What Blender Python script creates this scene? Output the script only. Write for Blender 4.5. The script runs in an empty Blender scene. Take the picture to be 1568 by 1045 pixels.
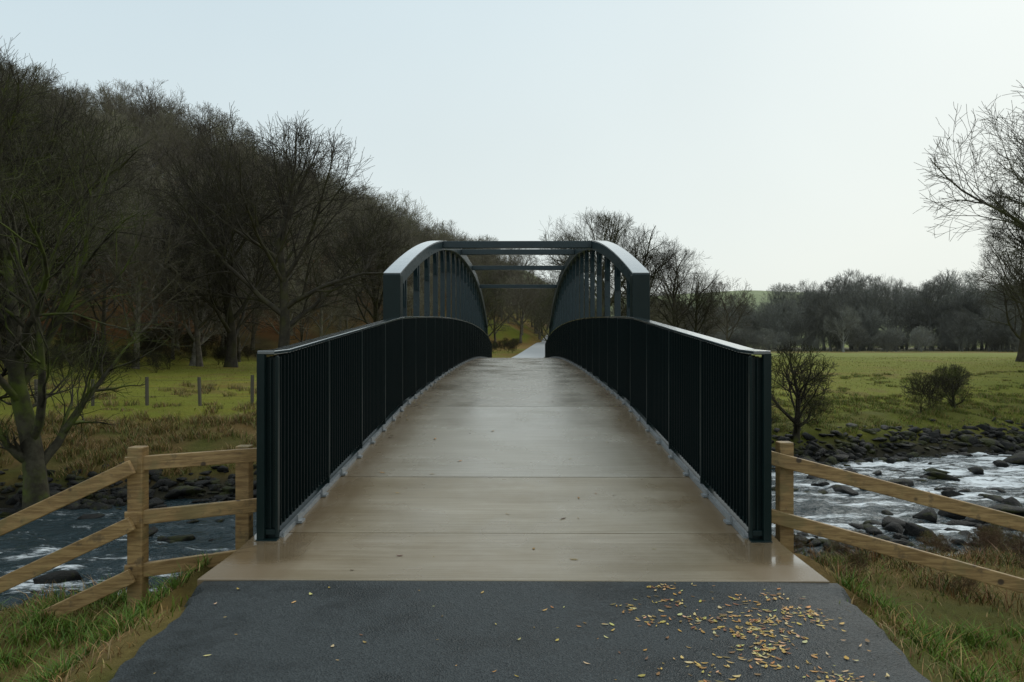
import bpy, math, random
import numpy as np
from mathutils import Vector, Matrix, Quaternion
R=random.Random(7); NR=np.random.RandomState(5)
S=bpy.context.scene
# ------------------------------------------------------------ helpers
def smooth(t):
    t=np.clip(t,0,1); return t*t*(3-2*t)
_tab=NR.rand(256,256)
def vnoise(x,y):
    x=np.asarray(x,float); y=np.asarray(y,float)
    xi=np.floor(x).astype(int); yi=np.floor(y).astype(int)
    fx=x-xi; fy=y-yi; fx=fx*fx*(3-2*fx); fy=fy*fy*(3-2*fy)
    a=_tab[xi%256,yi%256]; b=_tab[(xi+1)%256,yi%256]; c=_tab[xi%256,(yi+1)%256]; d=_tab[(xi+1)%256,(yi+1)%256]
    return (a*(1-fx)+b*fx)*(1-fy)+(c*(1-fx)+d*fx)*fy
def fbm(x,y,o=4):
    s=0;a=.5
    for i in range(o):
        s=s+a*vnoise(x*2**i+17*i,y*2**i+31*i); a*=.5
    return s-.5
def link(o,parent=None):
    S.collection.objects.link(o)
    if parent: o.parent=parent
    return o
def empty(name):
    o=bpy.data.objects.new(name,None); return link(o)
def tri_mesh(name,V,F,mat,cols=None,parent=None,smoothf=False):
    me=bpy.data.meshes.new(name)
    V=np.asarray(V,np.float32); F=np.asarray(F,np.int32); k=F.shape[1]
    me.vertices.add(len(V)); me.vertices.foreach_set('co',V.ravel())
    me.loops.add(F.size); me.loops.foreach_set('vertex_index',F.ravel())
    me.polygons.add(len(F)); me.polygons.foreach_set('loop_start',np.arange(0,F.size,k,dtype=np.int32))
    me.polygons.foreach_set('loop_total',np.full(len(F),k,np.int32))
    if smoothf: me.polygons.foreach_set('use_smooth',np.ones(len(F),bool))
    me.update(calc_edges=True); me.validate()
    if cols is not None:
        at=me.color_attributes.new('Col','FLOAT_COLOR','POINT')
        c=np.ones((len(V),4),np.float32); c[:,:3]=cols; at.data.foreach_set('color',c.ravel())
    me.materials.append(mat)
    return link(bpy.data.objects.new(name,me),parent)
class MB:
    def __init__(s): s.v=[]; s.f=[]
    def hexa(s,c):
        b=len(s.v); s.v+= [tuple(p) for p in c]
        for q in ((0,3,2,1),(4,5,6,7),(0,1,5,4),(1,2,6,5),(2,3,7,6),(3,0,4,7)): s.f.append(tuple(b+i for i in q))
    def box(s,x0,x1,y0,y1,z0,z1):
        if x0>x1:x0,x1=x1,x0
        s.hexa([(x0,y0,z0),(x1,y0,z0),(x1,y1,z0),(x0,y1,z0),(x0,y0,z1),(x1,y0,z1),(x1,y1,z1),(x0,y1,z1)])
    def beam(s,p,q,w,h):
        p=Vector(p);q=Vector(q);d=(q-p).normalized(); u=d.cross(Vector((0,0,1))).normalized()*(w/2); n=u.cross(d).normalized()*(h/2)
        s.hexa([p-u-n,q-u-n,q+u-n,p+u-n,p-u+n,q-u+n,q+u+n,p+u+n])
    def sweep(s,ys,x0,x1,zb,zt):
        if x0>x1:x0,x1=x1,x0
        b=len(s.v)
        for y,a,c in zip(ys,zb,zt): s.v+=[(x0,y,a),(x1,y,a),(x1,y,c),(x0,y,c)]
        n=len(ys)
        for i in range(n-1):
            for k in range(4):
                s.f.append((b+i*4+k,b+i*4+(k+1)%4,b+(i+1)*4+(k+1)%4,b+(i+1)*4+k))
        s.f.append((b+3,b+2,b+1,b)); e=b+(n-1)*4; s.f.append((e,e+1,e+2,e+3))
    def make(s,name,mat,parent=None,bevel=0,sm=False):
        me=bpy.data.meshes.new(name); me.from_pydata(s.v,[],s.f); me.update()
        import bmesh
        bm=bmesh.new(); bm.from_mesh(me); bmesh.ops.recalc_face_normals(bm,faces=bm.faces); bm.to_mesh(me); bm.free()
        me.materials.append(mat); o=link(bpy.data.objects.new(name,me),parent)
        if bevel:
            m=o.modifiers.new('b','BEVEL'); m.width=bevel; m.segments=2; m.limit_method='ANGLE'
        return o
# ------------------------------------------------------------ materials
class NM:
    def __init__(s,name):
        s.m=bpy.data.materials.new(name); s.m.use_nodes=True; s.t=s.m.node_tree; s.b=s.t.nodes['Principled BSDF']
        s.geo=s.t.nodes.new('ShaderNodeNewGeometry'); s.pos=s.geo.outputs['Position']
    def n(s,ty,**k):
        x=s.t.nodes.new(ty)
        for a,v in k.items(): setattr(x,a,v)
        return x
    def l(s,a,b): s.t.links.new(a,b)
    def noise(s,scale,detail=4,rough=.6,vec=None,stretch=None,dist=0):
        v=vec or s.pos
        if stretch:
            mp=s.n('ShaderNodeMapping'); mp.inputs['Scale'].default_value=stretch; s.l(v,mp.inputs[0]); v=mp.outputs[0]
        x=s.n('ShaderNodeTexNoise'); x.inputs['Scale'].default_value=scale; x.inputs['Detail'].default_value=detail
        x.inputs['Roughness'].default_value=rough; x.inputs['Distortion'].default_value=dist; s.l(v,x.inputs['Vector']); return x.outputs['Fac']
    def ramp(s,fac,a,b,c0=(0,0,0,1),c1=(1,1,1,1)):
        r=s.n('ShaderNodeMapRange'); r.inputs['From Min'].default_value=a; r.inputs['From Max'].default_value=b; r.interpolation_type='SMOOTHSTEP'
        s.l(fac,r.inputs['Value']); return r.outputs[0]
    def mix(s,f,a,b,mode='MIX'):
        x=s.n('ShaderNodeMix',data_type='RGBA',blend_type=mode)
        if isinstance(f,(int,float)): x.inputs[0].default_value=f
        else: s.l(f,x.inputs[0])
        for i,c in ((6,a),(7,b)):
            if isinstance(c,(tuple,list)): x.inputs[i].default_value=(*c[:3],1)
            else: s.l(c,x.inputs[i])
        return x.outputs[2]
    def math(s,op,a,b=0):
        x=s.n('ShaderNodeMath',operation=op)
        for i,c in ((0,a),(1,b)):
            if isinstance(c,(int,float)): x.inputs[i].default_value=c
            else: s.l(c,x.inputs[i])
        return x.outputs[0]
    def val(s,f,a,b):
        r=s.n('ShaderNodeMapRange'); r.inputs['To Min'].default_value=a; r.inputs['To Max'].default_value=b; s.l(f,r.inputs['Value']); return r.outputs[0]
    def col(s,c):
        if isinstance(c,(tuple,list)): s.b.inputs['Base Color'].default_value=(*c[:3],1)
        else: s.l(c,s.b.inputs['Base Color'])
    def rough(s,c):
        if isinstance(c,(int,float)): s.b.inputs['Roughness'].default_value=c
        else: s.l(c,s.b.inputs['Roughness'])
    def bump(s,h,st=.3,d=.01):
        x=s.n('ShaderNodeBump'); x.inputs['Strength'].default_value=st; x.inputs['Distance'].default_value=d; s.l(h,x.inputs['Height']); s.l(x.outputs[0],s.b.inputs['Normal'])
    def spec(s,v): s.b.inputs['Specular IOR Level'].default_value=v
    def attr(s,name='Col'):
        a=s.n('ShaderNodeVertexColor'); a.layer_name=name; return a.outputs[0]

m=NM('painted_steel'); nz=m.noise(6); m.col(m.mix(nz,(.003,.010,.010),(.007,.017,.017))); m.rough(m.val(m.noise(14),.25,.45)); m.spec(.2); m.bump(m.noise(40),.08,.004); STEEL=m.m
m=NM('painted_steel_truss'); nz=m.noise(5); m.col(m.mix(nz,(.006,.017,.021),(.014,.034,.042))); m.rough(m.val(m.noise(9),.2,.4)); m.spec(.35); m.bump(m.noise(30),.06,.004); TRUSS=m.m
m=NM('painted_steel_wet'); m.col((.02,.036,.042)); m.rough(m.val(m.noise(9),.12,.28)); m.spec(1); m.b.inputs['Coat Weight'].default_value=1; m.b.inputs['Coat Roughness'].default_value=.12; m.bump(m.noise(30),.06,.004); CHORD=m.m
m=NM('bar_paint'); m.col((.0025,.008,.0085)); m.rough(.5); m.spec(.14); BARS=m.m
m=NM('galvanised_steel'); m.col(m.mix(m.noise(20),(.12,.14,.15),(.38,.40,.41))); m.b.inputs['Metallic'].default_value=.3; m.rough(m.val(m.noise(30),.3,.55)); GALV=m.m
def deckmat(name,ca,cb,edge,wet=(.26,.5),edgewet=None):
    m=NM(name)
    sep=m.n('ShaderNodeSeparateXYZ'); m.l(m.pos,sep.inputs[0])
    ax=m.math('ABSOLUTE',sep.outputs[0])
    n1=m.noise(1.6,5,.6,stretch=(.4,1.6,1)); n2=m.noise(26,3,.7,stretch=(.05,2.2,1)); n3=m.noise(160,2,.6)
    c=m.mix(m.ramp(n1,.3,.7),ca,cb)
    c=m.mix(m.math('MULTIPLY',m.ramp(n2,.35,.68),.6),c,m.mix(1,c,(.62,.57,.5),'MULTIPLY'))
    ed=m.math('ADD',ax,m.math('MULTIPLY',m.math('SUBTRACT',m.noise(1.4,5,.7,stretch=(1,.35,1)),.5),.7))
    c=m.mix(m.math('MULTIPLY',m.ramp(ed,1.2,1.7),.85),c,edge)
    c=m.mix(m.math('MULTIPLY',m.ramp(n3,.5,.75),.35),c,(.1,.085,.06))
    st=m.ramp(m.noise(7,5,.75),.66,.74); c=m.mix(m.math('MULTIPLY',st,.22),c,(.13,.1,.06))
    m.col(c)
    w=m.ramp(m.noise(1.1,4,.6,stretch=(1,.7,1)),.3,.65)
    r=m.val(w,*wet)
    if edgewet:
        f=m.math('MULTIPLY',m.ramp(ed,1.35,1.65),m.ramp(sep.outputs[1],4.75,5.0)); mr=m.n('ShaderNodeMix'); m.l(f,mr.inputs[0]); m.l(r,mr.inputs[2]); mr.inputs[3].default_value=edgewet; r=mr.outputs[0]
        m.l(m.math('MULTIPLY',f,1.0),m.b.inputs['Coat Weight']); m.b.inputs['Coat Roughness'].default_value=.05
    m.rough(r); m.spec(.5)
    m.bump(m.math('ADD',n2,m.math('MULTIPLY',n3,.6)),.22,.004)
    return m.m
SLAB=deckmat('approach_slab_surface',(.235,.19,.122),(.31,.262,.19),(.15,.105,.058),(.2,.42),.1)
DECK=deckmat('deck_surface',(.25,.205,.135),(.33,.285,.21),(.13,.09,.048),(.2,.42))
DECK2=deckmat('deck_surface_grey',(.305,.275,.215),(.36,.33,.27),(.15,.11,.065),(.15,.3))
m=NM('deck_joint'); m.col((.07,.06,.045)); m.rough(.6); JOINT=m.m
m=NM('concrete'); m.col(m.mix(m.noise(3,6,.7),(.16,.145,.115),(.27,.25,.21))); m.rough(.7); m.bump(m.noise(30,5),.3,.01); CONC=m.m
m=NM('asphalt'); vor=m.n('ShaderNodeTexVoronoi'); vor.inputs['Scale'].default_value=110; m.l(m.pos,vor.inputs['Vector'])
c=m.mix(vor.outputs['Color'],(.008,.013,.015),(.048,.058,.06)); c=m.mix(m.ramp(m.noise(1.3,6,.7),.42,.6),c,m.mix(1,c,(.42,.5,.52),'MULTIPLY'))
c=m.mix(m.math('MULTIPLY',m.ramp(m.noise(60,4,.8),.64,.7),.45),c,(.16,.14,.09))
m.col(c); m.rough(m.val(m.ramp(m.noise(1.3,6,.7),.42,.6),.6,.33)); m.spec(.36); m.bump(m.math('ADD',vor.outputs['Distance'],m.noise(90,3)),.9,.007); ASPH=m.m
m=NM('far_path_surface'); m.col(m.mix(m.noise(2,5),(.3,.31,.31),(.42,.43,.43))); m.rough(.4); FPATH=m.m
m=NM('fence_timber'); g=m.noise(5,5,.65,stretch=(1,1,9),dist=.6)
c=m.mix(m.ramp(g,.3,.7),(.17,.098,.034),(.36,.235,.097)); c=m.mix(m.math('MULTIPLY',m.ramp(m.noise(2.6,4,.7),.5,.65),.5),c,(.15,.13,.05)); 
vk=m.n('ShaderNodeTexVoronoi'); vk.inputs['Scale'].default_value=4.5; m.l(m.pos,vk.inputs['Vector']); c=m.mix(m.ramp(vk.outputs['Distance'],.13,.07),c,(.05,.03,.015))
c=m.mix(m.math('MULTIPLY',m.ramp(m.noise(9,4,.7),.55,.7),.6),c,(.07,.05,.03))
m.col(c); m.rough(m.val(m.noise(8),.4,.7)); m.bump(g,.4,.006); WOOD=m.m
m=NM('old_timber'); m.col((.09,.08,.06)); m.rough(.9); OLDW=m.m
def bark(name,a,b,g,gs):
    m=NM(name); oc=m.n('ShaderNodeTexCoord').outputs['Object']
    c=m.mix(m.ramp(m.noise(2.5,4,.7,vec=oc),.35,.65),a,b)
    c=m.mix(m.math('MULTIPLY',m.ramp(m.noise(.9,4,.6,vec=oc),.46,.62),gs),c,g)
    oi=m.n('ShaderNodeObjectInfo'); hs=m.n('ShaderNodeHueSaturation'); m.l(c,hs.inputs['Color']); m.l(m.val(oi.outputs['Random'],.6,1.45),hs.inputs['Value']); m.l(m.val(oi.outputs['Random'],.485,.52),hs.inputs['Hue'])
    m.col(hs.outputs[0]); m.rough(.85); m.spec(.2); return m.m
BARK=bark('bark_mossy',(.018,.015,.010),(.042,.036,.024),(.062,.072,.008),.75)
BARKM=bark('bark_grey_brown',(.036,.032,.024),(.075,.067,.048),(.07,.075,.018),.55)
BARKF=bark('bark_haze_tint',(.115,.12,.112),(.17,.17,.15),(.14,.14,.09),.5)  # distant bark, aerial haze painted in as a paler, greyer colour
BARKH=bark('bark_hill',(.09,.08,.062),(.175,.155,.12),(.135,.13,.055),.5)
BIRCH=bark('bark_pale',(.2,.19,.16),(.36,.34,.3),(.13,.13,.06),.5)
BRAMB=bark('bramble_stems',(.07,.04,.025),(.14,.085,.05),(.07,.08,.02),.6)
m=NM('ground'); a=m.attr(); n1=m.noise(.5,6,.7); n2=m.noise(9,5,.75); n3=m.noise(60,3,.7)
c=m.mix(m.val(n2,0,1),m.mix(1,a,(.45,.45,.42),'MULTIPLY'),m.mix(1,a,(1.6,1.6,1.5),'MULTIPLY'))
c=m.mix(m.math('MULTIPLY',m.ramp(n1,.45,.7),.35),c,m.mix(1,c,(1.25,.85,.6),'MULTIPLY')); c=m.mix(m.val(n3,.0,.6),c,m.mix(1,c,(.5,.5,.45),'MULTIPLY'))
m.col(c); m.rough(.9); m.spec(.15); m.bump(m.math('ADD',n2,n3),.6,.05); GROUND=m.m
def attrmat(name,rough=.6,spec=.3):
    m=NM(name); m.col(m.attr()); m.rough(rough); m.spec(spec); return m.m
GRASS=attrmat('grass_blades',.55,.3); LEAF=attrmat('leaf_litter',.6,.3)
m=NM('wet_rock'); c=m.mix(m.ramp(m.noise(3,5,.7),.35,.65),(.005,.006,.006),(.024,.023,.02)); c=m.mix(m.math('MULTIPLY',m.ramp(m.noise(1.6,4,.7),.5,.6),.7),c,(.04,.045,.008))
m.col(c); m.rough(m.val(m.noise(6),.35,.85)); m.spec(.2); m.bump(m.noise(12,5,.75),1,.07); ROCK=m.m
m=NM('river_water')
w1=m.noise(1.7,5,.65,stretch=(.6,1.3,1),dist=.7); w2=m.noise(7,4,.65,stretch=(.7,1.2,1),dist=.5)
rot=m.n('ShaderNodeMapping'); rot.inputs['Rotation'].default_value=(0,0,math.radians(-20)); rot.inputs['Scale'].default_value=(.45,1.6,1); m.l(m.pos,rot.inputs[0])
f1=m.noise(.6,7,.68,vec=rot.outputs[0],dist=1.1); f2=m.noise(6,6,.8,vec=rot.outputs[0],dist=.8)
fm=m.math('ADD',f1,m.math('MULTIPLY',m.math('SUBTRACT',f2,.5),.5))
sx=m.n('ShaderNodeSeparateXYZ'); m.l(m.pos,sx.inputs[0]); fm=m.math('ADD',fm,m.math('MULTIPLY',m.ramp(sx.outputs[0],-4,14),.10))
foam=m.ramp(fm,.55,.72)
m.col(m.mix(foam,(.018,.034,.040),(.78,.82,.84))); m.rough(m.val(foam,.07,.7)); m.b.inputs['IOR'].default_value=1.33
m.bump(m.math('ADD',w1,m.math('MULTIPLY',w2,.4)),.9,.22); WATER=m.m

# ------------------------------------------------------------ terrain
WZ=-2.2
def hillfoot(y): return np.interp(y,[-50,10,25,45,65,90,110,200,400,700],[-26,-22,-17.5,-22,-21,-8,6,20,30,60])
def H(x,y,detail=True):
    x=np.asarray(x,float); y=np.asarray(y,float)
    xx=np.clip(x,-60,60); t=y-.33*xx+ (fbm(x*.12+9,y*.12)*1.6 if detail else 0)
    a=np.abs(x)-1.9
    zp=-.045-.46*smooth(a/1.1)-.25*smooth((a-1)/5)
    lip=np.where(x<0,6.1,5.0)
    near=zp+(-2.75-zp)*smooth((t-lip)/(12.0-lip))
    far=np.interp(t,[18.6,19.4,20.6,22.5,27,34,60,4000],[-2.9,-2.1,-1.5,-1.15,-.65,-.25,0,0])
    z=np.where(t<15,near,far)
    z=z+np.where(y>48,1,0)*np.minimum(.021*(y-48),2.2)*smooth((26-np.abs(x-3))/18)
    z=z+np.where((y>40),.07,0)*smooth((y-40)/8)*smooth((8-np.abs(x))/5)
    hf=hillfoot(y); u=np.maximum(0,hf-x)
    hill=.53*(np.sqrt(u*u+16)-4)*smooth((y-5)/25); hill=55*np.tanh(hill/55)
    z=z+hill*(1+.34*fbm(x*.03,y*.03))
    ridge=smooth((y-300)/330)*(40+16*fbm(x*.004+3,y*.004)+.02*np.clip(-x,-300,900))
    z=z+ridge+9*np.exp(-((x-190)/90)**2)*smooth((y-350)/250)
    z=z+smooth((x-260)/500)*35*smooth((y-60)/200)
    if detail:
        am=np.where(np.abs(x)<2.1,.01,.10)*np.where(y<60,1,2.2)
        z=z+fbm(x*.9,y*.9)*am*1.2+fbm(x*3.1,y*3.1,2)*am*.5
        am2=smooth((t-5)/3)*smooth((26-t)/4); z=z+fbm(x*.7+5,y*.7)*.45*am2
    inb=(np.abs(x)<2.3)&(y>4.3)&(y<6.5); z=np.where(inb,np.minimum(z,-.35),z)
    inb=(np.abs(x)<2.3)&(y>42)&(y<48.5); z=np.where(inb,np.minimum(z,-.1),z)
    return z
def tval(x,y): return y-.33*np.clip(x,-60,60)+fbm(x*.12+9,y*.12)*1.6
def GC(x,y,z):
    t=tval(x,y); n=fbm(x*.25,y*.25)+.0; n2=fbm(x*1.3+40,y*1.3); N=len(x)
    def C(r,g,b): return np.tile(np.array([r,g,b]),(N,1))
    def mix(A,B,f): f=np.clip(f,0,1)[:,None]; return A*(1-f)+B*f
    green=C(.155,.172,.02); tan=C(.18,.12,.045); dark=C(.03,.027,.018); olive=C(.085,.085,.018); brown=C(.08,.05,.022)
    c=mix(olive,tan,.5+2.2*n2)
    c=mix(c,green,smooth((-.05+n)*5)*.4)
    nb=smooth((t-5.5)/2)*(t<15); c=mix(c,mix(brown,olive,.5+3*n2),nb)
    fb=(t>=15)*1.0
    bank=mix(mix(tan*.8,olive,.5+3*n2),dark,smooth((20.6-t)/1.5))
    bankr=mix(olive*1.2,green*.7,.5+3*n2); bank=mix(bank,mix(bankr,dark,smooth((20.8-t)/1.5)),smooth((x-3)/4))
    meadow=mix(green,C(.20,.20,.03),.5+2*n); meadow=mix(meadow,tan*.9,smooth((n2+n-.06)*4)*.6)
    edge=np.where(x<0,24.,22.)
    f=mix(bank,meadow,smooth((t-edge)/3+n2*1.5))
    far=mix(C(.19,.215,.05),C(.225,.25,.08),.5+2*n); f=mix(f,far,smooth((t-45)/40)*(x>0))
    f=mix(f,tan*1.0,smooth((y-104)/6)*smooth((125-y)/8)*(x>25)*.8)
    f=mix(f,C(.10,.09,.065),smooth((y-120)/8)*smooth((240-y)/20)*(x>16)*.9)
    hf=hillfoot(y); hillm=smooth((hf-x)/6+n*2)
    bracken=mix(C(.17,.075,.025),C(.11,.085,.03),.5+3*n); bracken=mix(bracken,C(.19,.205,.04),smooth((fbm(x*.05+70,y*.05))*9-.6))
    bracken=bracken*(.8+1.1*np.clip(n2,-.3,.3))[:,None]
    f=mix(f,bracken,hillm*smooth((y-18)/8))
    f=mix(f,mix(C(.20,.12,.035),green,.5+3*n),smooth((10-np.abs(x+2))/5)*(y>49))
    f=mix(f,C(.24,.28,.17)*(1+.0)+np.stack([n*.1]*3,1),smooth((y-260)/150))  # distant hill green, with haze paleness put into the ground colour
    c=mix(c,f,fb)
    c=mix(c,dark,smooth((-1.75-z)/.3))
    return np.clip(c,.01,.5)
def axis(lo,hi,fine_lo,fine_hi,step,grow):
    a=[fine_lo]
    while a[-1]<fine_hi: a.append(a[-1]+step)
    s=step
    while a[-1]<hi: s*=grow; a.append(a[-1]+s)
    b=[fine_lo];s=step
    while b[-1]>lo: s*=grow; b.append(b[-1]-s)
    return np.array(b[:0:-1]+a)
xs=axis(-1800,1800,-11,15,.16,1.04); ys=axis(-60,2600,1.5,28,.15,1.035)
X,Y=np.meshgrid(xs,ys); Z=H(X.ravel(),Y.ravel()); nx=len(xs); ny=len(ys)
V=np.stack([X.ravel(),Y.ravel(),Z],1); i=np.arange(nx-1)[None,:]+nx*np.arange(ny-1)[:,None]; i=i.ravel()
tri_mesh('ground',V,np.stack([i,i+1,i+nx+1,i+nx],1),GROUND,GC(V[:,0],V[:,1],V[:,2]),smoothf=True)
rx=np.linspace(-70,90,900); rt=np.linspace(9.0,22.5,150); RX,RT=np.meshgrid(rx,rt)
RY=RT+.33*np.clip(RX,-60,60)
RZ=WZ+.16*fbm(RX*1.1,RY*1.6)+.12*fbm(RX*4,RY*4,3)
i=np.arange(len(rx)-1)[None,:]+len(rx)*np.arange(len(rt)-1)[:,None]; i=i.ravel()
tri_mesh('river',np.stack([RX.ravel(),RY.ravel(),RZ.ravel()],1),np.stack([i,i+1,i+len(rx)+1,i+len(rx)],1),WATER,smoothf=True)

# ------------------------------------------------------------ rocks
import bmesh
def ico(sub):
    bm=bmesh.new(); bmesh.ops.create_icosphere(bm,subdivisions=sub,radius=1); v=np.array([p.co[:] for p in bm.verts]); f=np.array([[q.index for q in g.verts] for g in bm.faces]); bm.free(); return v,f
IV,IF=ico(2)
def rocks(name,pts):
    VV=[];FF=[];b=0
    for (x,y,z,s) in pts:
        sc=np.array([s*R.uniform(.8,1.7),s*R.uniform(.7,1.1),s*R.uniform(.35,.8)])
        o=R.uniform(0,99); d=1+1.1*(fbm(IV[:,0]*1.5+o,IV[:,1]*1.5+IV[:,2]*1.9+o,3)); v=IV*d[:,None]
        for _ in range(9):
            n=np.array([R.gauss(0,1) for _ in range(3)]); n/=np.linalg.norm(n); k=R.uniform(.32,.7)
            dd=v@n-k; v=v-np.maximum(dd,0)[:,None]*n*.97
        v=v*sc*1.3
        a=R.uniform(0,6.3); ca,sa=math.cos(a),math.sin(a); v=np.stack([v[:,0]*ca-v[:,1]*sa,v[:,0]*sa+v[:,1]*ca,v[:,2]],1)
        VV.append(v+np.array([x,y,z])); FF.append(IF+b); b+=len(v)
    return tri_mesh(name,np.concatenate(VV),np.concatenate(FF),ROCK)
pts=[]
for k in range(5500):
    x=R.uniform(-22,34); side=R.random()
    if side<.5: t=R.gauss(19.8,.55); s=abs(R.gauss(0,.09))+.04
    elif side<.75: t=R.gauss(11.3,.8); s=abs(R.gauss(0,.085))+.03
    else:
        t=R.uniform(10.5,20.5); s=abs(R.gauss(0,.10))+.05
        if fbm(np.array(x*.35),np.array(t*.5+3))<.02: continue
    y=t+.33*x
    z=max(float(H(x,y)),WZ-.03)
    s=min(s,.3); pts.append((x,y,z+s*.02,s))
for (x,y,s) in [(15.8,22.6,.55),(14.6,21.8,.3),(17.5,22.2,.4),(8.6,15.2,.32),(9.4,15.5,.36),(10.8,15.7,.3),(7.6,14.5,.25),(11.5,19.8,.3),(13,20.5,.25)]:
    pts.append((x,y,WZ+.05,s))
rocks('river_rocks',pts)

# ------------------------------------------------------------ grass
def blades(name,P,h,w,cols,lean=.5,mat=GRASS):
    N=len(P); a=NR.rand(N)*6.283; b=NR.rand(N)*6.283
    wd=np.stack([np.cos(a),np.sin(a),0*a],1)*w[:,None]*.5; ln=np.stack([np.cos(b),np.sin(b),0*b],1)*(h*lean*NR.rand(N)**.7)[:,None]
    up=np.zeros((N,3)); up[:,2]=h
    A=P-wd;B=P+wd;C=P+up*.55+ln*.35+wd*.75;D=P+up*.55+ln*.35-wd*.75;E=P+up*(.9)+ln*1.1
    V=np.stack([A,B,C,D,E],1).reshape(-1,3); i=np.arange(N)*5
    F=np.concatenate([np.stack([i,i+1,i+2],1),np.stack([i,i+2,i+3],1),np.stack([i+3,i+2,i+4],1)])
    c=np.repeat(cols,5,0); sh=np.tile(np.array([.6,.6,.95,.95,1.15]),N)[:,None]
    return tri_mesh(name,V,F,mat,np.clip(c*sh,0,1))
def gcols(N,gf,g=(.12,.17,.02),t=(.31,.205,.085)):
    k=(NR.rand(N)>gf); g=np.array(g);t=np.array(t)
    c=np.where(k[:,None],t,g)*(.6+.8*NR.rand(N))[:,None]; return c*(1+.25*(NR.rand(N,3)-.5))
def scatter(N,x0,x1,y0,y1,keep):
    x=NR.uniform(x0,x1,N); y=NR.uniform(y0,y1,N); k=keep(x,y); return x[k],y[k]
def keepn(x,y):
    e=1.86+.15*fbm(y*2+5,y*0+3)*2; t=tval(x,y); d=fbm(x*1.6+3,y*1.6)
    return (np.abs(x)>e+.02+.14*NR.rand(len(x)))&(t<13)&(d+.25>NR.rand(len(x))*.55)&~((np.abs(x)<2.15)&(y>4.4))
x,y=scatter(210000,-8,9,1.2,9,keepn); n=len(x); pat=fbm(x*.9+8,y*.9)
P=np.stack([x,y,H(x,y)-.01],1); pf=np.clip(.66+pat*3-.25*(x>0),.1,.95)
cl=gcols(n,0); g=NR.rand(n)<pf; cl[g]=gcols(g.sum(),1)
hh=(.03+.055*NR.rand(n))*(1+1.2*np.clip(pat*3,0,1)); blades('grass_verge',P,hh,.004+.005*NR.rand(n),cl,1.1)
def tufts(name,cs,nb,h0,w,gf,lean=.8,g=(.09,.16,.016),t=(.32,.2,.08)):
    PX=[];HH=[]
    for (cx,cy,r,s) in cs:
        a=NR.rand(nb)*6.283; rr=r*np.sqrt(NR.rand(nb)); PX.append(np.stack([cx+rr*np.cos(a),cy+rr*np.sin(a)],1)); HH.append(np.full(nb,s))
    PX=np.concatenate(PX); HH=np.concatenate(HH)*(.5+.6*NR.rand(len(PX))); 
    P=np.stack([PX[:,0],PX[:,1],H(PX[:,0],PX[:,1])-.02],1)
    return blades(name,P,HH*h0,np.full(len(P),w),gcols(len(P),gf,g,t),lean)
cs=[]
for k in range(60): cs.append((-R.uniform(2.3,5),R.uniform(3.2,5.8),.12,R.uniform(.5,.8)))
for k in range(70): 
    xx=R.uniform(2.2,6); cs.append((xx,R.uniform(2.6,5.2),.12,R.uniform(.5,.9)))
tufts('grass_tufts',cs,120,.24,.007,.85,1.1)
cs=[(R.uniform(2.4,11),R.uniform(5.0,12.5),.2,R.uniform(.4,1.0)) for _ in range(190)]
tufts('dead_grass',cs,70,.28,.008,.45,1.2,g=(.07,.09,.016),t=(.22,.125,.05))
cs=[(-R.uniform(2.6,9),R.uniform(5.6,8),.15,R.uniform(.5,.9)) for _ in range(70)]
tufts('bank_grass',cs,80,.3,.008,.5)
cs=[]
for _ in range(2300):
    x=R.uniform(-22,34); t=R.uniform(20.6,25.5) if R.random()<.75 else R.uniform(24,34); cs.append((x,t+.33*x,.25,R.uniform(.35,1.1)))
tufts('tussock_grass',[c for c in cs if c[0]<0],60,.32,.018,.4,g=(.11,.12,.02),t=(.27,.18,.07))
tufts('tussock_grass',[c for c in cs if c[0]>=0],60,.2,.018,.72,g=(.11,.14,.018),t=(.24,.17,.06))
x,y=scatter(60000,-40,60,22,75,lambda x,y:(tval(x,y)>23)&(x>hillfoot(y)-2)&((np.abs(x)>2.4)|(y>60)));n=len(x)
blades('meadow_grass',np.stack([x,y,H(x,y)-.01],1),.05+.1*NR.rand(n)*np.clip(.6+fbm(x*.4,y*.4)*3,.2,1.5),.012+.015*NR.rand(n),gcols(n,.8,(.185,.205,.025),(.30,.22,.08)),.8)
def leaf_litter(name,pts,sz=.03,cols=((.55,.36,.1),(.42,.25,.06),(.6,.45,.2),(.2,.11,.04))):
    VV=[];FF=[];CC=[];b=0
    for (x,y,z) in pts:
        L=sz*R.uniform(.4,1.5); W=L*R.uniform(.2,.5); a=R.uniform(0,6.3); ca,sa=math.cos(a),math.sin(a); c=R.choice(cols); c=[q*R.uniform(.7,1.1) for q in c]
        cu=R.uniform(0,.35)*L
        for (u,v,w) in ((-L,0,cu),(-.4*L,W,.0),(.4*L,W*.9,0),(L,0,cu),(.4*L,-W*.9,0),(-.4*L,-W,0)):
            VV.append((x+u*ca-v*sa,y+u*sa+v*ca,z+.004+w*R.uniform(.5,1))); CC.append(c)
        FF+= [(b,b+1,b+5),(b+1,b+2,b+4),(b+1,b+4,b+5),(b+2,b+3,b+4)]; b+=6
    return tri_mesh(name,VV,FF,LEAF,np.array(CC))
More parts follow.
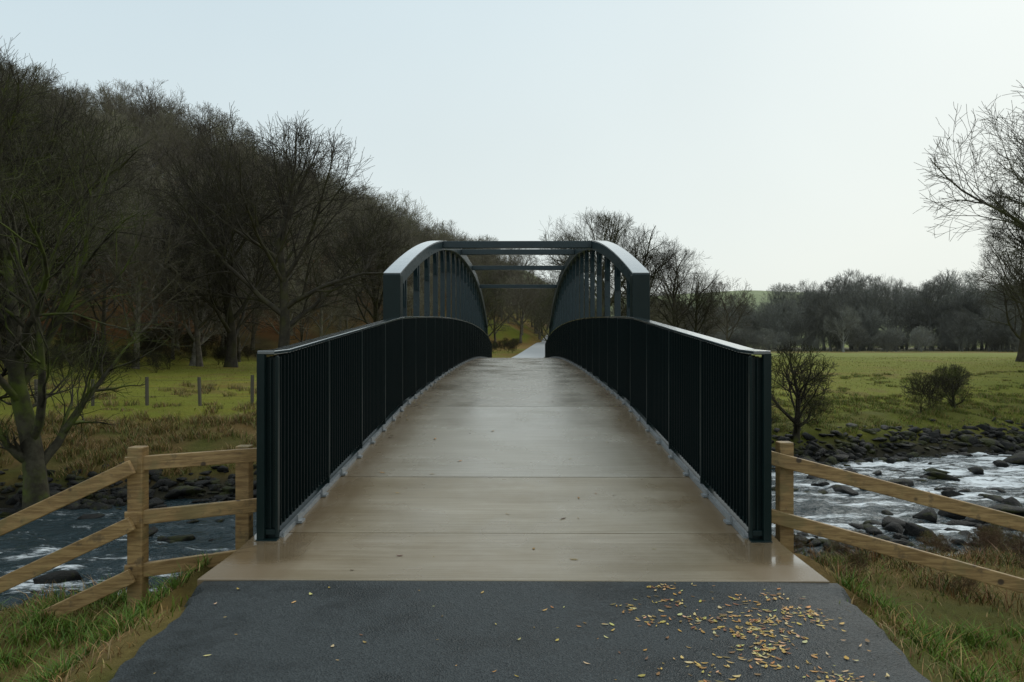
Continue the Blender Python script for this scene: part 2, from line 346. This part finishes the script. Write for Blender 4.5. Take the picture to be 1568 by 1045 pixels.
# ------------------------------------------------------------ asphalt path
ay=np.concatenate([np.linspace(-25,1,40),np.linspace(1.1,4.52,70)]); V=[];F=[]
def aw(y,s): return (1.99 if y>4.4 else np.interp(y,[0,3,4.4],[1.72,1.80,1.95]))+.07*float(fbm(np.array(y*1.7+s*40),np.array(2.)))*(y<4.4)+.09*float(fbm(np.array(y*9.),np.array(s*3.)))*(y<4.4)
for y in ay:
    l=-aw(y,0)+.045; r=aw(y,1)+.045
    V+=[(l-.05,y,-.09),(l,y,-.006)]+[(l+(r-l)*k/8,y,.0) for k in range(1,8)]+[(r,y,-.006),(r+.05,y,-.09)]
W=11
for j in range(len(ay)-1):
    for k in range(W-1): F.append((j*W+k,j*W+k+1,(j+1)*W+k+1,(j+1)*W+k))
tri_mesh('asphalt_path',V,F,ASPH,smoothf=True)
lp=[]
cl=[(R.gauss(1.25,.33),R.gauss(3.85,.33)) for _ in range(24)]
for _ in range(650):
    c0=R.choice(cl); x=R.gauss(c0[0],.07); y=R.gauss(c0[1],.05)
    if R.random()<.25: x=R.gauss(1.15,.4); y=R.gauss(3.7,.4)
    if -1.9<x<1.8 and 1<y<4.5: lp.append((x,y,0))
for _ in range(60): lp.append((R.uniform(-1.7,1.75),R.uniform(2,4.5),0))
leaf_litter('fallen_leaves',lp,.016)
fy=np.linspace(48.5,190,90); V=[];F=[]
for y in fy:
    c=float(np.interp(y,[48.5,60,90,130,190],[0,1.15,2.9,5.2,11])); w=float(np.interp(y,[48.5,52,190],[1.7,1.25,1.3]))
    for k in range(5):
        xx=c-w+2*w*k/4; V.append((xx,y,float(H(np.array([c]),np.array([y]),False)[0])+.16))
for j in range(len(fy)-1):
    for k in range(4): F.append((j*5+k,j*5+k+1,(j+1)*5+k+1,(j+1)*5+k))
V=np.array(V); V[:5,2]=.04; V[5:10,2]=np.maximum(V[5:10,2],.1)
tri_mesh('gravel_path',V,F,FPATH,smoothf=True)

# ------------------------------------------------------------ footbridge
BR=empty('footbridge')
def dz(y):
    y=np.asarray(y,float); c=.85-.00142*(y-27)**2; z0=.85-.00142*15.7**2
    z=np.where(y<11.3,z0-.082*(11.3-y),c); z=np.where(y>42.7,z0-.082*(y-42.7),z); return np.maximum(z,np.where(y<5.6,.006,-9))
def tz(y): return 4.60-2.0*(np.abs(np.asarray(y,float)-27)/15.7)**2.35
Y0,Y1=5.45,48.5
def decksec(name,y0,y1,mat,w=1.74,n=30):
    b=MB(); ys=np.linspace(y0,y1,n); b.sweep(ys,-w,w,dz(ys)-.12,dz(ys)); return b.make(name,mat,BR)
b=MB(); ys=np.linspace(4.52,5.55,6); b.sweep(ys,-1.99,1.99,dz(ys)*0-.3,dz(ys)); b.make('approach_slab',SLAB,BR,.006)
decksec('deck_1',5.556,7.15,DECK,n=8); decksec('deck_2',7.17,11.28,DECK2,n=12)
decksec('deck_3',11.31,16.9,DECK2,n=14)
decksec('deck_4',16.92,48.5,DECK2,n=60)
b=MB()
for y in (5.553,7.16,11.295,16.91): b.box(-1.74,1.74,y-.02,y+.02,float(dz(y))-.14,float(dz(y))-.008)
b.make('deck_joints',JOINT,BR)
b=MB(); b.box(-2.02,2.02,4.55,6.6,-3,-.31); b.box(-1.7,1.7,6.0,6.6,-.32,-.14); b.box(-2.3,2.3,42.5,48.45,-3,-.15); b.make('abutments',CONC,BR)
for sgn in (-1,1):
    X=lambda a: sgn*a
    b=MB(); yb=np.arange(Y0+.06,Y1,.085)
    for y in yb:
        z=float(dz(y)); b.box(X(1.785),X(1.875),y-.005,y+.005,z+.07,z+1.37)
    b.make('parapet_bars',BARS,BR)
    b=MB(); k=0; y=Y0
    while y<Y1:
        z=float(dz(y)); b.box(X(1.78),X(1.91),y-.015,y+.015,z-.1,z+1.37); y+=1.45
    b.box(X(1.87),X(1.93),Y0-.07,Y0-.021,-.02,1.42); b.box(X(1.775),X(1.795),Y0-.05,Y0-.022,.03,1.40); b.box(X(1.83),X(1.84),Y0-.04,Y0-.025,.08,1.38)
    b.box(X(1.795),X(1.87),Y0-.05,Y0-.022,.05,.09)
    b.box(X(1.77),X(1.93),Y0-.09,Y0-.01,.006,.022)
    b.make('parapet_posts',STEEL,BR,.004)
    ys=np.linspace(Y0-.07,Y1,120); z=dz(ys); z[0]=z[1]-.01
    b=MB(); b.sweep(ys,X(1.795),X(1.925),z+1.375,z+1.405); b.make('handrail',CHORD,BR,.006)
    b=MB(); ys=np.linspace(Y0+.0,Y1,110); z=dz(ys); b.sweep(ys,X(1.80),X(1.86),z+.06,z+.10); b.make('bottom_rail',STEEL,BR)
    b=MB(); b.sweep(ys,X(1.742),X(1.752),z-.1,z+.035); b.sweep(ys,X(1.753),X(1.80),z-.02,z+.012)
    for y in np.arange(Y0+.35,Y1,.72):
        zz=float(dz(y)); b.box(X(1.70),X(1.742),y-.05,y+.05,zz+.001,zz+.02); b.box(X(1.725),X(1.741),y-.06,y+.06,zz+.02,zz+.07)
    b.make('toe_kerb',GALV,BR)
    b=MB(); ys=np.linspace(5.6,48.4,80); z=dz(ys); b.sweep(ys,X(1.81),X(1.93),z-.38,z+.0); b.make('edge_girder',STEEL,BR)
    b=MB(); ys=np.linspace(11.5,42.5,70); z=dz(ys); b.sweep(ys,X(1.935),X(2.09),z-.45,z-.05); b.make('bottom_chord',STEEL,BR,.01)
    ys=np.linspace(11.3,42.7,90); b=MB(); b.sweep(ys,X(1.83),X(2.09),tz(ys)-.24,tz(ys)-.012); b.make('top_chord',TRUSS,BR,.012)
    b=MB(); b.sweep(ys,X(1.826),X(2.094),tz(ys)-.011,tz(ys)); b.make('top_chord_plate',CHORD,BR)
    b=MB()
    for y in (11.28,42.47): b.box(X(1.822),X(2.098),y,y+.25,float(dz(y))-.4,float(tz(11.3))-.03)
    b.make('end_posts',STEEL,BR,.01)
    b=MB(); bb=MB()
    for y in np.arange(12.6,42.2,1.62):
        zt=float(tz(y))-.22; zb=float(dz(y))+1.2
        b.box(X(1.93),X(2.05),y-.035,y+.035,float(dz(y))-.1,zt)
        for s2 in (-1,1):
            pr=[(0,0),(.46,0),(.30,-.05),(.17,-.16),(.09,-.34),(.05,-.62),(0,-.62)]
            base=len(bb.v); 
            for xx in (1.95,2.03):
                for (dy,dzz) in pr:
                    yy=y+s2*(.034+dy); bb.v.append((X(xx),yy,float(tz(yy))-.20+dzz))
            n=len(pr); bb.f.append(tuple(base+q for q in range(n))); bb.f.append(tuple(base+n+q for q in range(n)[::-1]))
            for q in range(n): bb.f.append((base+q,base+(q+1)%n,base+n+(q+1)%n,base+n+q))
    b.make('truss_verticals',TRUSS,BR,.006); bb.make('truss_haunches',TRUSS,BR)
b=MB()
for y in (17.7,23.2,28.7,34.2): z=float(tz(y))-.02; b.box(-1.828,1.828,y-.09,y+.09,z-.17,z)
b.make('overhead_cross_beams',TRUSS,BR,.01)
b=MB()
for y in np.arange(12,42.5,3.1): z=float(dz(y)); b.box(-1.805,1.805,y-.08,y+.08,z-.36,z-.125)
b.make('deck_cross_girders',STEEL,BR)
dl=[(.53,5.9),(.6,7.9),(-.6,7.8),(-.62,5.6),(-1.05,4.7),(.75,6.6),(-.2,9.5),(.9,9.1),(.15,5.2),(-.55,5.0),(1.02,5.2),(.42,4.95),(-1.2,12.3),(.6,11.9),(-.05,6.0),(-1.0,8.9)]
dl+=[(R.uniform(-1.6,1.7),R.uniform(4.6,20)) for _ in range(45)]+[(R.choice((-1,1))*R.uniform(1.45,1.72),R.uniform(10,24)) for _ in range(160)]
leaf_litter('deck_leaves',[(a,c,float(dz(c))) for a,c in dl],.024,((.3,.17,.05),(.12,.06,.03),(.45,.3,.12),(.08,.045,.02)))

# ------------------------------------------------------------ timber fences
def fence(name,posts,rails):
    e=empty(name)
    for k,(x,y,zt,zb) in enumerate(posts):
        c=MB(); c.box(x-.056,x+.056,y-.052,y+.052,zb,zt); o=c.make('post_%d'%(k+1),WOOD,e,.008)
    for k,(p,q) in enumerate(rails):
        c=MB(); c.beam(p,q,.04,.105); c.make('rail_%d'%(k+1),WOOD,e,.006)
L1=(-2.78,5.3); L2=(-2.2,5.85)
fence('timber_fence',[(L1[0],L1[1],.73,-1.1),(L2[0],L2[1],.66,-1.4),(-4.35,5.2,.05,-1.6)],
 [((-2.84,5.225,.61),(-1.96,5.74,.61)),((-2.84,5.225,.21),(-1.96,5.74,.21)),((-2.84,5.225,-.18),(-1.96,5.74,-.18)),
  ((-2.76,5.18,.60),(-4.4,5.10,-.17)),((-2.76,5.18,.19),(-4.4,5.10,-.58)),((-2.76,5.18,-.19),(-4.4,5.10,-.96))])
fence('timber_fence',[(2.16,5.75,.71,-1.3),(4.4,5.35,.2,-1.6)],
 [((1.95,5.675,.615),(4.5,5.27,-.03)),((1.95,5.675,.16),(4.5,5.27,-.49))])
e=MB(); prev=None
for k in range(11):
    x=-19+k*1.65; y=22.5+.12*x+.25*k*.4+2.5; z=float(H(np.array([x]),np.array([y]))[0]); hgt=.95+R.uniform(-.1,.15)
    e.beam((x,y,z-.2),(x+R.uniform(-.05,.05),y+.01,z+hgt),.08,.08)
    if prev:
        for q in (.3,.6,.85): e.beam((prev[0],prev[1],prev[2]+q),(x,y,z+q),.006,.006)
    prev=(x,y,z)
e.make('wire_fence',OLDW)
# ------------------------------------------------------------ trees
def tree_mesh(name,Ht,seed,counts,minr,mat=BARK,r0=.024,cz=.60,rxy=.40,rz=.41,trunk=.5,t0=.3,lvlsides=(8,6,4,3,3,3),stems=1,segs=(9,9,7,5,3,2),rat=(.5,.72)):
    rn=random.Random(seed); V=[];F=[]
    lob=[(Vector((rn.gauss(0,1),rn.gauss(0,1),rn.gauss(0,.8))).normalized(),rn.uniform(-.3,.14)) for _ in range(12)]
    C=Vector((0,0,cz*Ht)); RX_=rxy*Ht; RZ_=rz*Ht
    def inside(p):
        q=p-C; e=Vector((q.x/RX_,q.y/RX_,q.z/RZ_)); m=e.length
        if m<1e-4: return 0
        u=e/m; s=1.0
        for dd,a in lob: s+=a*max(0,u.dot(dd))**5
        return m/s
    def reach(q,d,L):
        st=L/6; t=0
        for _ in range(14):
            if inside(q+d*(t+st))>1: break
            t+=st
        return t+st*.5
    def perp(d):
        a=Vector((rn.gauss(0,1),rn.gauss(0,1),rn.gauss(0,1))); a=a-d*a.dot(d); return a.normalized()
    def tube(pts,rs,k):
        base=len(V)
        d=(pts[1]-pts[0]).normalized(); u=perp(d); n=len(pts)
        for i,(p,r) in enumerate(zip(pts,rs)):
            if i>0: d=(pts[i]-pts[i-1]).normalized()
            u=(u-d*u.dot(d)).normalized(); w=d.cross(u)
            for q in range(k):
                a=6.2832*q/k; V.append(p+u*(math.cos(a)*r)+w*(math.sin(a)*r))
        for i in range(n-1):
            for q in range(k):
                a=base+i*k+q; b=base+i*k+(q+1)%k; F.append((a,b,b+k)); F.append((a,b+k,a+k))
    def grow(l,p,d,L,r):
        ns=segs[l]; pts=[p.copy()]; wob=(.14,.28,.36,.38,.36,.25)[l]; bd=perp(d)*rn.uniform(.0,.10 if l else .015)
        for i in range(ns):
            d=(d+perp(d)*wob*rn.random()+bd+Vector((0,0,(.12,.05,.04,.03,.03,.0)[l]))).normalized(); pts.append(pts[-1]+d*(L/ns))
        tip=(.5 if l==0 else .2); rs=[max(minr,r*(1-(1-tip)*i/ns)) for i in range(ns+1)]
        if l==0: rs[0]*=1.5; rs[1]*=1.1
        tube(pts,rs,lvlsides[l])
        if l>=len(counts): return
        n=counts[l]; az=rn.random()*6.28; u=perp(d)
        for j in range(n):
            t=(j+.5+rn.uniform(-.3,.3))/n; t=(t0+(1-t0)*t) if l==0 else (.12+.88*t); t=min(t,.999)
            k=t*ns; i=int(k); q=pts[i].lerp(pts[i+1],k-i); pd=(pts[i+1]-pts[i]).normalized()
            az+=2.4+rn.uniform(-.4,.4); uu=(u-pd*u.dot(pd)).normalized(); ww=pd.cross(uu)
            side=uu*math.cos(az)+ww*math.sin(az)
            ang=math.radians(rn.uniform(45,75)*(1-.5*t)) if l==0 else math.radians(rn.uniform(22,50))
            cd=(pd*math.cos(ang)+side*math.sin(ang)).normalized()
            rr=rs[i]*rn.uniform(.42,.64)
            if l==0: cl=min(reach(q,cd,Ht*.5),Ht*.6)*rn.uniform(.86,1.0)
            else:
                base=L*rn.uniform(*rat)*(1.1-.5*t)
                cl=min(base,reach(q,cd,base)+.04*Ht*rn.random())
                if cl<.025*Ht: continue
            grow(l+1,q,cd,cl,rr)
        if l<3:
            ed=(d+perp(d)*.3).normalized(); L2=reach(pts[-1],ed,L*.8) if l==0 else min(L*.5,reach(pts[-1],ed,L*.5))
            if L2>.02*Ht: grow(l+1,pts[-1],ed,L2*rn.uniform(.85,1),rs[-1])
    for s in range(stems):
        dd=Vector((rn.uniform(-.1,.1),rn.uniform(-.1,.1),1)) if stems==1 else Vector((rn.uniform(-.6,.6),rn.uniform(-.6,.6),1)); grow(0,Vector((rn.uniform(-.1,.1)*(stems>1),0,0)),dd.normalized(),Ht*trunk,Ht*r0/(stems**.5))
    A=np.array([v[:] for v in V]); zm=np.percentile(A[:,2],99.9); A*=Ht/zm; A[:,2]-=.15
    print(name,len(F))
    me_o=tri_mesh(name,A,F,mat,smoothf=False); me=me_o.data; bpy.data.objects.remove(me_o); return me
near=[tree_mesh('near_tree_mesh',10,14+s,(10,8,6,6),.0045,BARK,.028,.56,.46,.44,.5,.2) for s in range(2)]
mid=[tree_mesh('mid_tree_mesh',13,31+s,(10,9,7,7),.008,BARKM,.023,.56,.42,.43,.5,.22) for s in range(3)]
farm=[tree_mesh('far_tree_mesh',14,61+s,(9,8,6,5),.014,BARKH,.018,.58,.36+.03*s,.42,.52,.25,segs=(6,5,4,3,2,1)) for s in range(4)]
bush=[tree_mesh('bush_mesh',3,91+s,(6,5,4,3),.006,BARK,.014,.5,.55,.5,.4,.15,stems=3,segs=(6,5,4,3,2,1)) for s in range(2)]
small=tree_mesh('small_tree_mesh',3.2,123,(9,7,6,4),.005,BARK,.038,.56,.42,.44,.5,.2)
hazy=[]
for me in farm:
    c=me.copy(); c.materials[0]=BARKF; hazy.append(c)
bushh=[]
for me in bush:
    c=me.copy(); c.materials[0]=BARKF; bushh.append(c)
bramble=bush[1].copy(); bramble.materials[0]=BRAMB
def put(name,me,x,y,s=1,parent=None,sink=.0,sz=1):
    o=bpy.data.objects.new(name,me); o.location=(x,y,float(H(np.array([x]),np.array([y]))[0])-sink); o.rotation_euler=(0,0,R.uniform(0,6.28)); o.scale=(s,s,s*sz); return link(o,parent)
put('bare_tree',near[0],-10.6,15.8,.92); put('bare_tree',near[1],-12.9,17.0,.9)
put('bare_tree',near[1],-18.0,24,1.2); put('bare_tree',near[0],-23,33,1.35)
put('bare_tree',mid[0],-13.8,42,1.14); put('bare_tree',mid[1],-18.5,46,1.1); put('bare_tree',mid[2],-9.8,50,.86)
put('bare_tree',mid[1],-29,46,1.15); put('bare_tree',mid[2],-35,50,1.2); put('bare_tree',mid[0],-23.5,58,1.1)
bm2=mid[2].copy(); bm2.materials[0]=BIRCH; 
put('birch_tree',bm2,-22,48.5,.8)
put('bare_tree',mid[0],28.8,36,1.24); put('bare_tree',mid[1],32,42,1.0); put('bare_tree',mid[2],25.5,31,.5)
put('bare_tree',mid[2],43,62,.9); put('bare_tree',mid[0],38,52,.7)
put('small_bare_tree',small,9.0,23.4,1.05); put('small_bare_tree',small,17.0,28.2,.6)
for (x,y,s) in [(15.2,27.3,.55),(16.0,28.0,.5),(17.6,29.5,.6),(13.5,32.5,.28),(24,31,.7),(21.5,29.5,.5),(10.2,24.5,.4),(8.2,23.6,.3),(26.5,33,.8),(28.5,33.5,.9),(20,34,.35)]: put('bush',bush[R.randrange(2)],x,y,s)
for (x,y,s,k) in [(8.6,74,1.14,0),(12.8,78,1.06,1),(4.6,80,1.02,2),(16.3,76,.86,0),(3,66,.5,1),(19.5,80,.7,2),(-4,92,.8,1)]: put('bare_tree',mid[k],x,y,s)
Bp=empty('bramble_patch')
for _ in range(60):
    x=R.uniform(2.7,11); y=R.uniform(5.8,12)
    if tval(x,y)<10.2: put('bramble',bramble,x,y,R.uniform(.07,.15),Bp)
W=empty('hillside_woodland'); cnt=0; P=[]
for _ in range(14000):
    y=R.uniform(34,185); x=R.uniform(-1.0*y-20,20)
    hf=float(hillfoot(y))
    if x>hf+1 : continue
    if x<-.82*y-12: continue
    if fbm(np.array(x*.05+70),np.array(y*.05))>.17: continue
    md=4.3 if y<80 else 5.3
    if any((x-a)**2+(y-b)**2<md*md for a,b in P): continue
    P.append((x,y)); s=R.uniform(.6,1.05)*(1 if x<hf-8 else .85)
    put('hillside_tree',farm[R.randrange(4)],x,y,s,W,.3,R.uniform(.85,1.12)); cnt+=1
    if cnt>430: break
print('hill',cnt)
Wc=empty('valley_woodland')
for _ in range(40): put('valley_tree',farm[R.randrange(4)],R.uniform(-22,34),R.uniform(105,150),R.uniform(.55,.8),Wc)
Wd=empty('distant_woodland')
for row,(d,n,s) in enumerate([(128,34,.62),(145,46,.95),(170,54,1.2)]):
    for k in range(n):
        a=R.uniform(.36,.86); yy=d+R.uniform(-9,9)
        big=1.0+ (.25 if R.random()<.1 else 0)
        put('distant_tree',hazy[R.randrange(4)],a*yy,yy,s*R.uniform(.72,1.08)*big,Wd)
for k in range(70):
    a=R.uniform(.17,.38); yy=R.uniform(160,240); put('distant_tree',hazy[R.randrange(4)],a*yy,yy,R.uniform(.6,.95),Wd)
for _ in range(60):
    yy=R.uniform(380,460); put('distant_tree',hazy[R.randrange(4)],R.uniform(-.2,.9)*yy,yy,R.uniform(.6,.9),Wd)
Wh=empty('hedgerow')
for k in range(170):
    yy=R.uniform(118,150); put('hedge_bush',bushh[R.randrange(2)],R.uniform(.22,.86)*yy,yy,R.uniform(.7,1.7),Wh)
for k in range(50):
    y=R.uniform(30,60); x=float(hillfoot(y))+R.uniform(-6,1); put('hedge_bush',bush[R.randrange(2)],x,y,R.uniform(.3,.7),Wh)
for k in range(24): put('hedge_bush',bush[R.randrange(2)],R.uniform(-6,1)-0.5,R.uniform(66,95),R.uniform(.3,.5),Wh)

# ------------------------------------------------------------ world, sun, camera
w=bpy.data.worlds.new('World'); S.world=w; w.use_nodes=True; nt=w.node_tree; bg=nt.nodes['Background']
sky=nt.nodes.new('ShaderNodeTexSky'); sky.sky_type='NISHITA'; sky.sun_disc=False; sky.sun_elevation=math.radians(38); sky.sun_rotation=math.radians(40); sky.dust_density=4; sky.air_density=1
tc=nt.nodes.new('ShaderNodeTexCoord'); sp=nt.nodes.new('ShaderNodeSeparateXYZ'); nt.links.new(tc.outputs['Generated'],sp.inputs[0])
cr=nt.nodes.new('ShaderNodeValToRGB'); cr.color_ramp.elements[0].position=0.0; cr.color_ramp.elements[0].color=(8.5,9.1,8.7,1); cr.color_ramp.elements[1].position=.55; cr.color_ramp.elements[1].color=(6.5,7.8,8.4,1)
e2=cr.color_ramp.elements.new(.95); e2.color=(10.5,11.6,12,1)
m1=nt.nodes.new('ShaderNodeMath'); m1.operation='MULTIPLY_ADD'; m1.inputs[1].default_value=-.28; nt.links.new(sp.outputs[0],m1.inputs[0]); nt.links.new(sp.outputs[2],m1.inputs[2])
nt.links.new(m1.outputs[0],cr.inputs[0])
nz=nt.nodes.new('ShaderNodeTexNoise'); nz.inputs['Scale'].default_value=1.6; nz.inputs['Detail'].default_value=4; nt.links.new(tc.outputs['Generated'],nz.inputs['Vector'])
mr=nt.nodes.new('ShaderNodeMapRange'); mr.inputs['To Min'].default_value=.9; mr.inputs['To Max'].default_value=1.08; nt.links.new(nz.outputs['Fac'],mr.inputs['Value'])
ml=nt.nodes.new('ShaderNodeVectorMath'); ml.operation='SCALE'; nt.links.new(cr.outputs[0],ml.inputs[0]); nt.links.new(mr.outputs[0],ml.inputs['Scale'])
mx=nt.nodes.new('ShaderNodeMix'); mx.data_type='RGBA'; mx.inputs[0].default_value=.93; nt.links.new(sky.outputs[0],mx.inputs[6]); nt.links.new(ml.outputs[0],mx.inputs[7])
nt.links.new(mx.outputs[2],bg.inputs[0]); bg.inputs[1].default_value=.1
sd=bpy.data.lights.new('sun','SUN'); sd.energy=.8; sd.angle=math.radians(25); sd.color=(1,.96,.88); so=link(bpy.data.objects.new('sun',sd))
el=math.radians(38); az=math.radians(40); dirv=Vector((math.sin(az)*math.cos(el),math.cos(az)*math.cos(el),math.sin(el))); so.rotation_euler=dirv.to_track_quat('Z','Y').to_euler()
cd=bpy.data.cameras.new('camera'); cd.lens=25.25; cd.sensor_width=36; cd.clip_end=6000; cd.clip_start=.05
co=link(bpy.data.objects.new('camera',cd)); co.location=(.045,0,1.5); co.rotation_euler=(math.radians(90.13),0,math.radians(.57)); S.camera=co
S.view_settings.view_transform='Standard'; S.view_settings.look='None'; S.view_settings.exposure=0
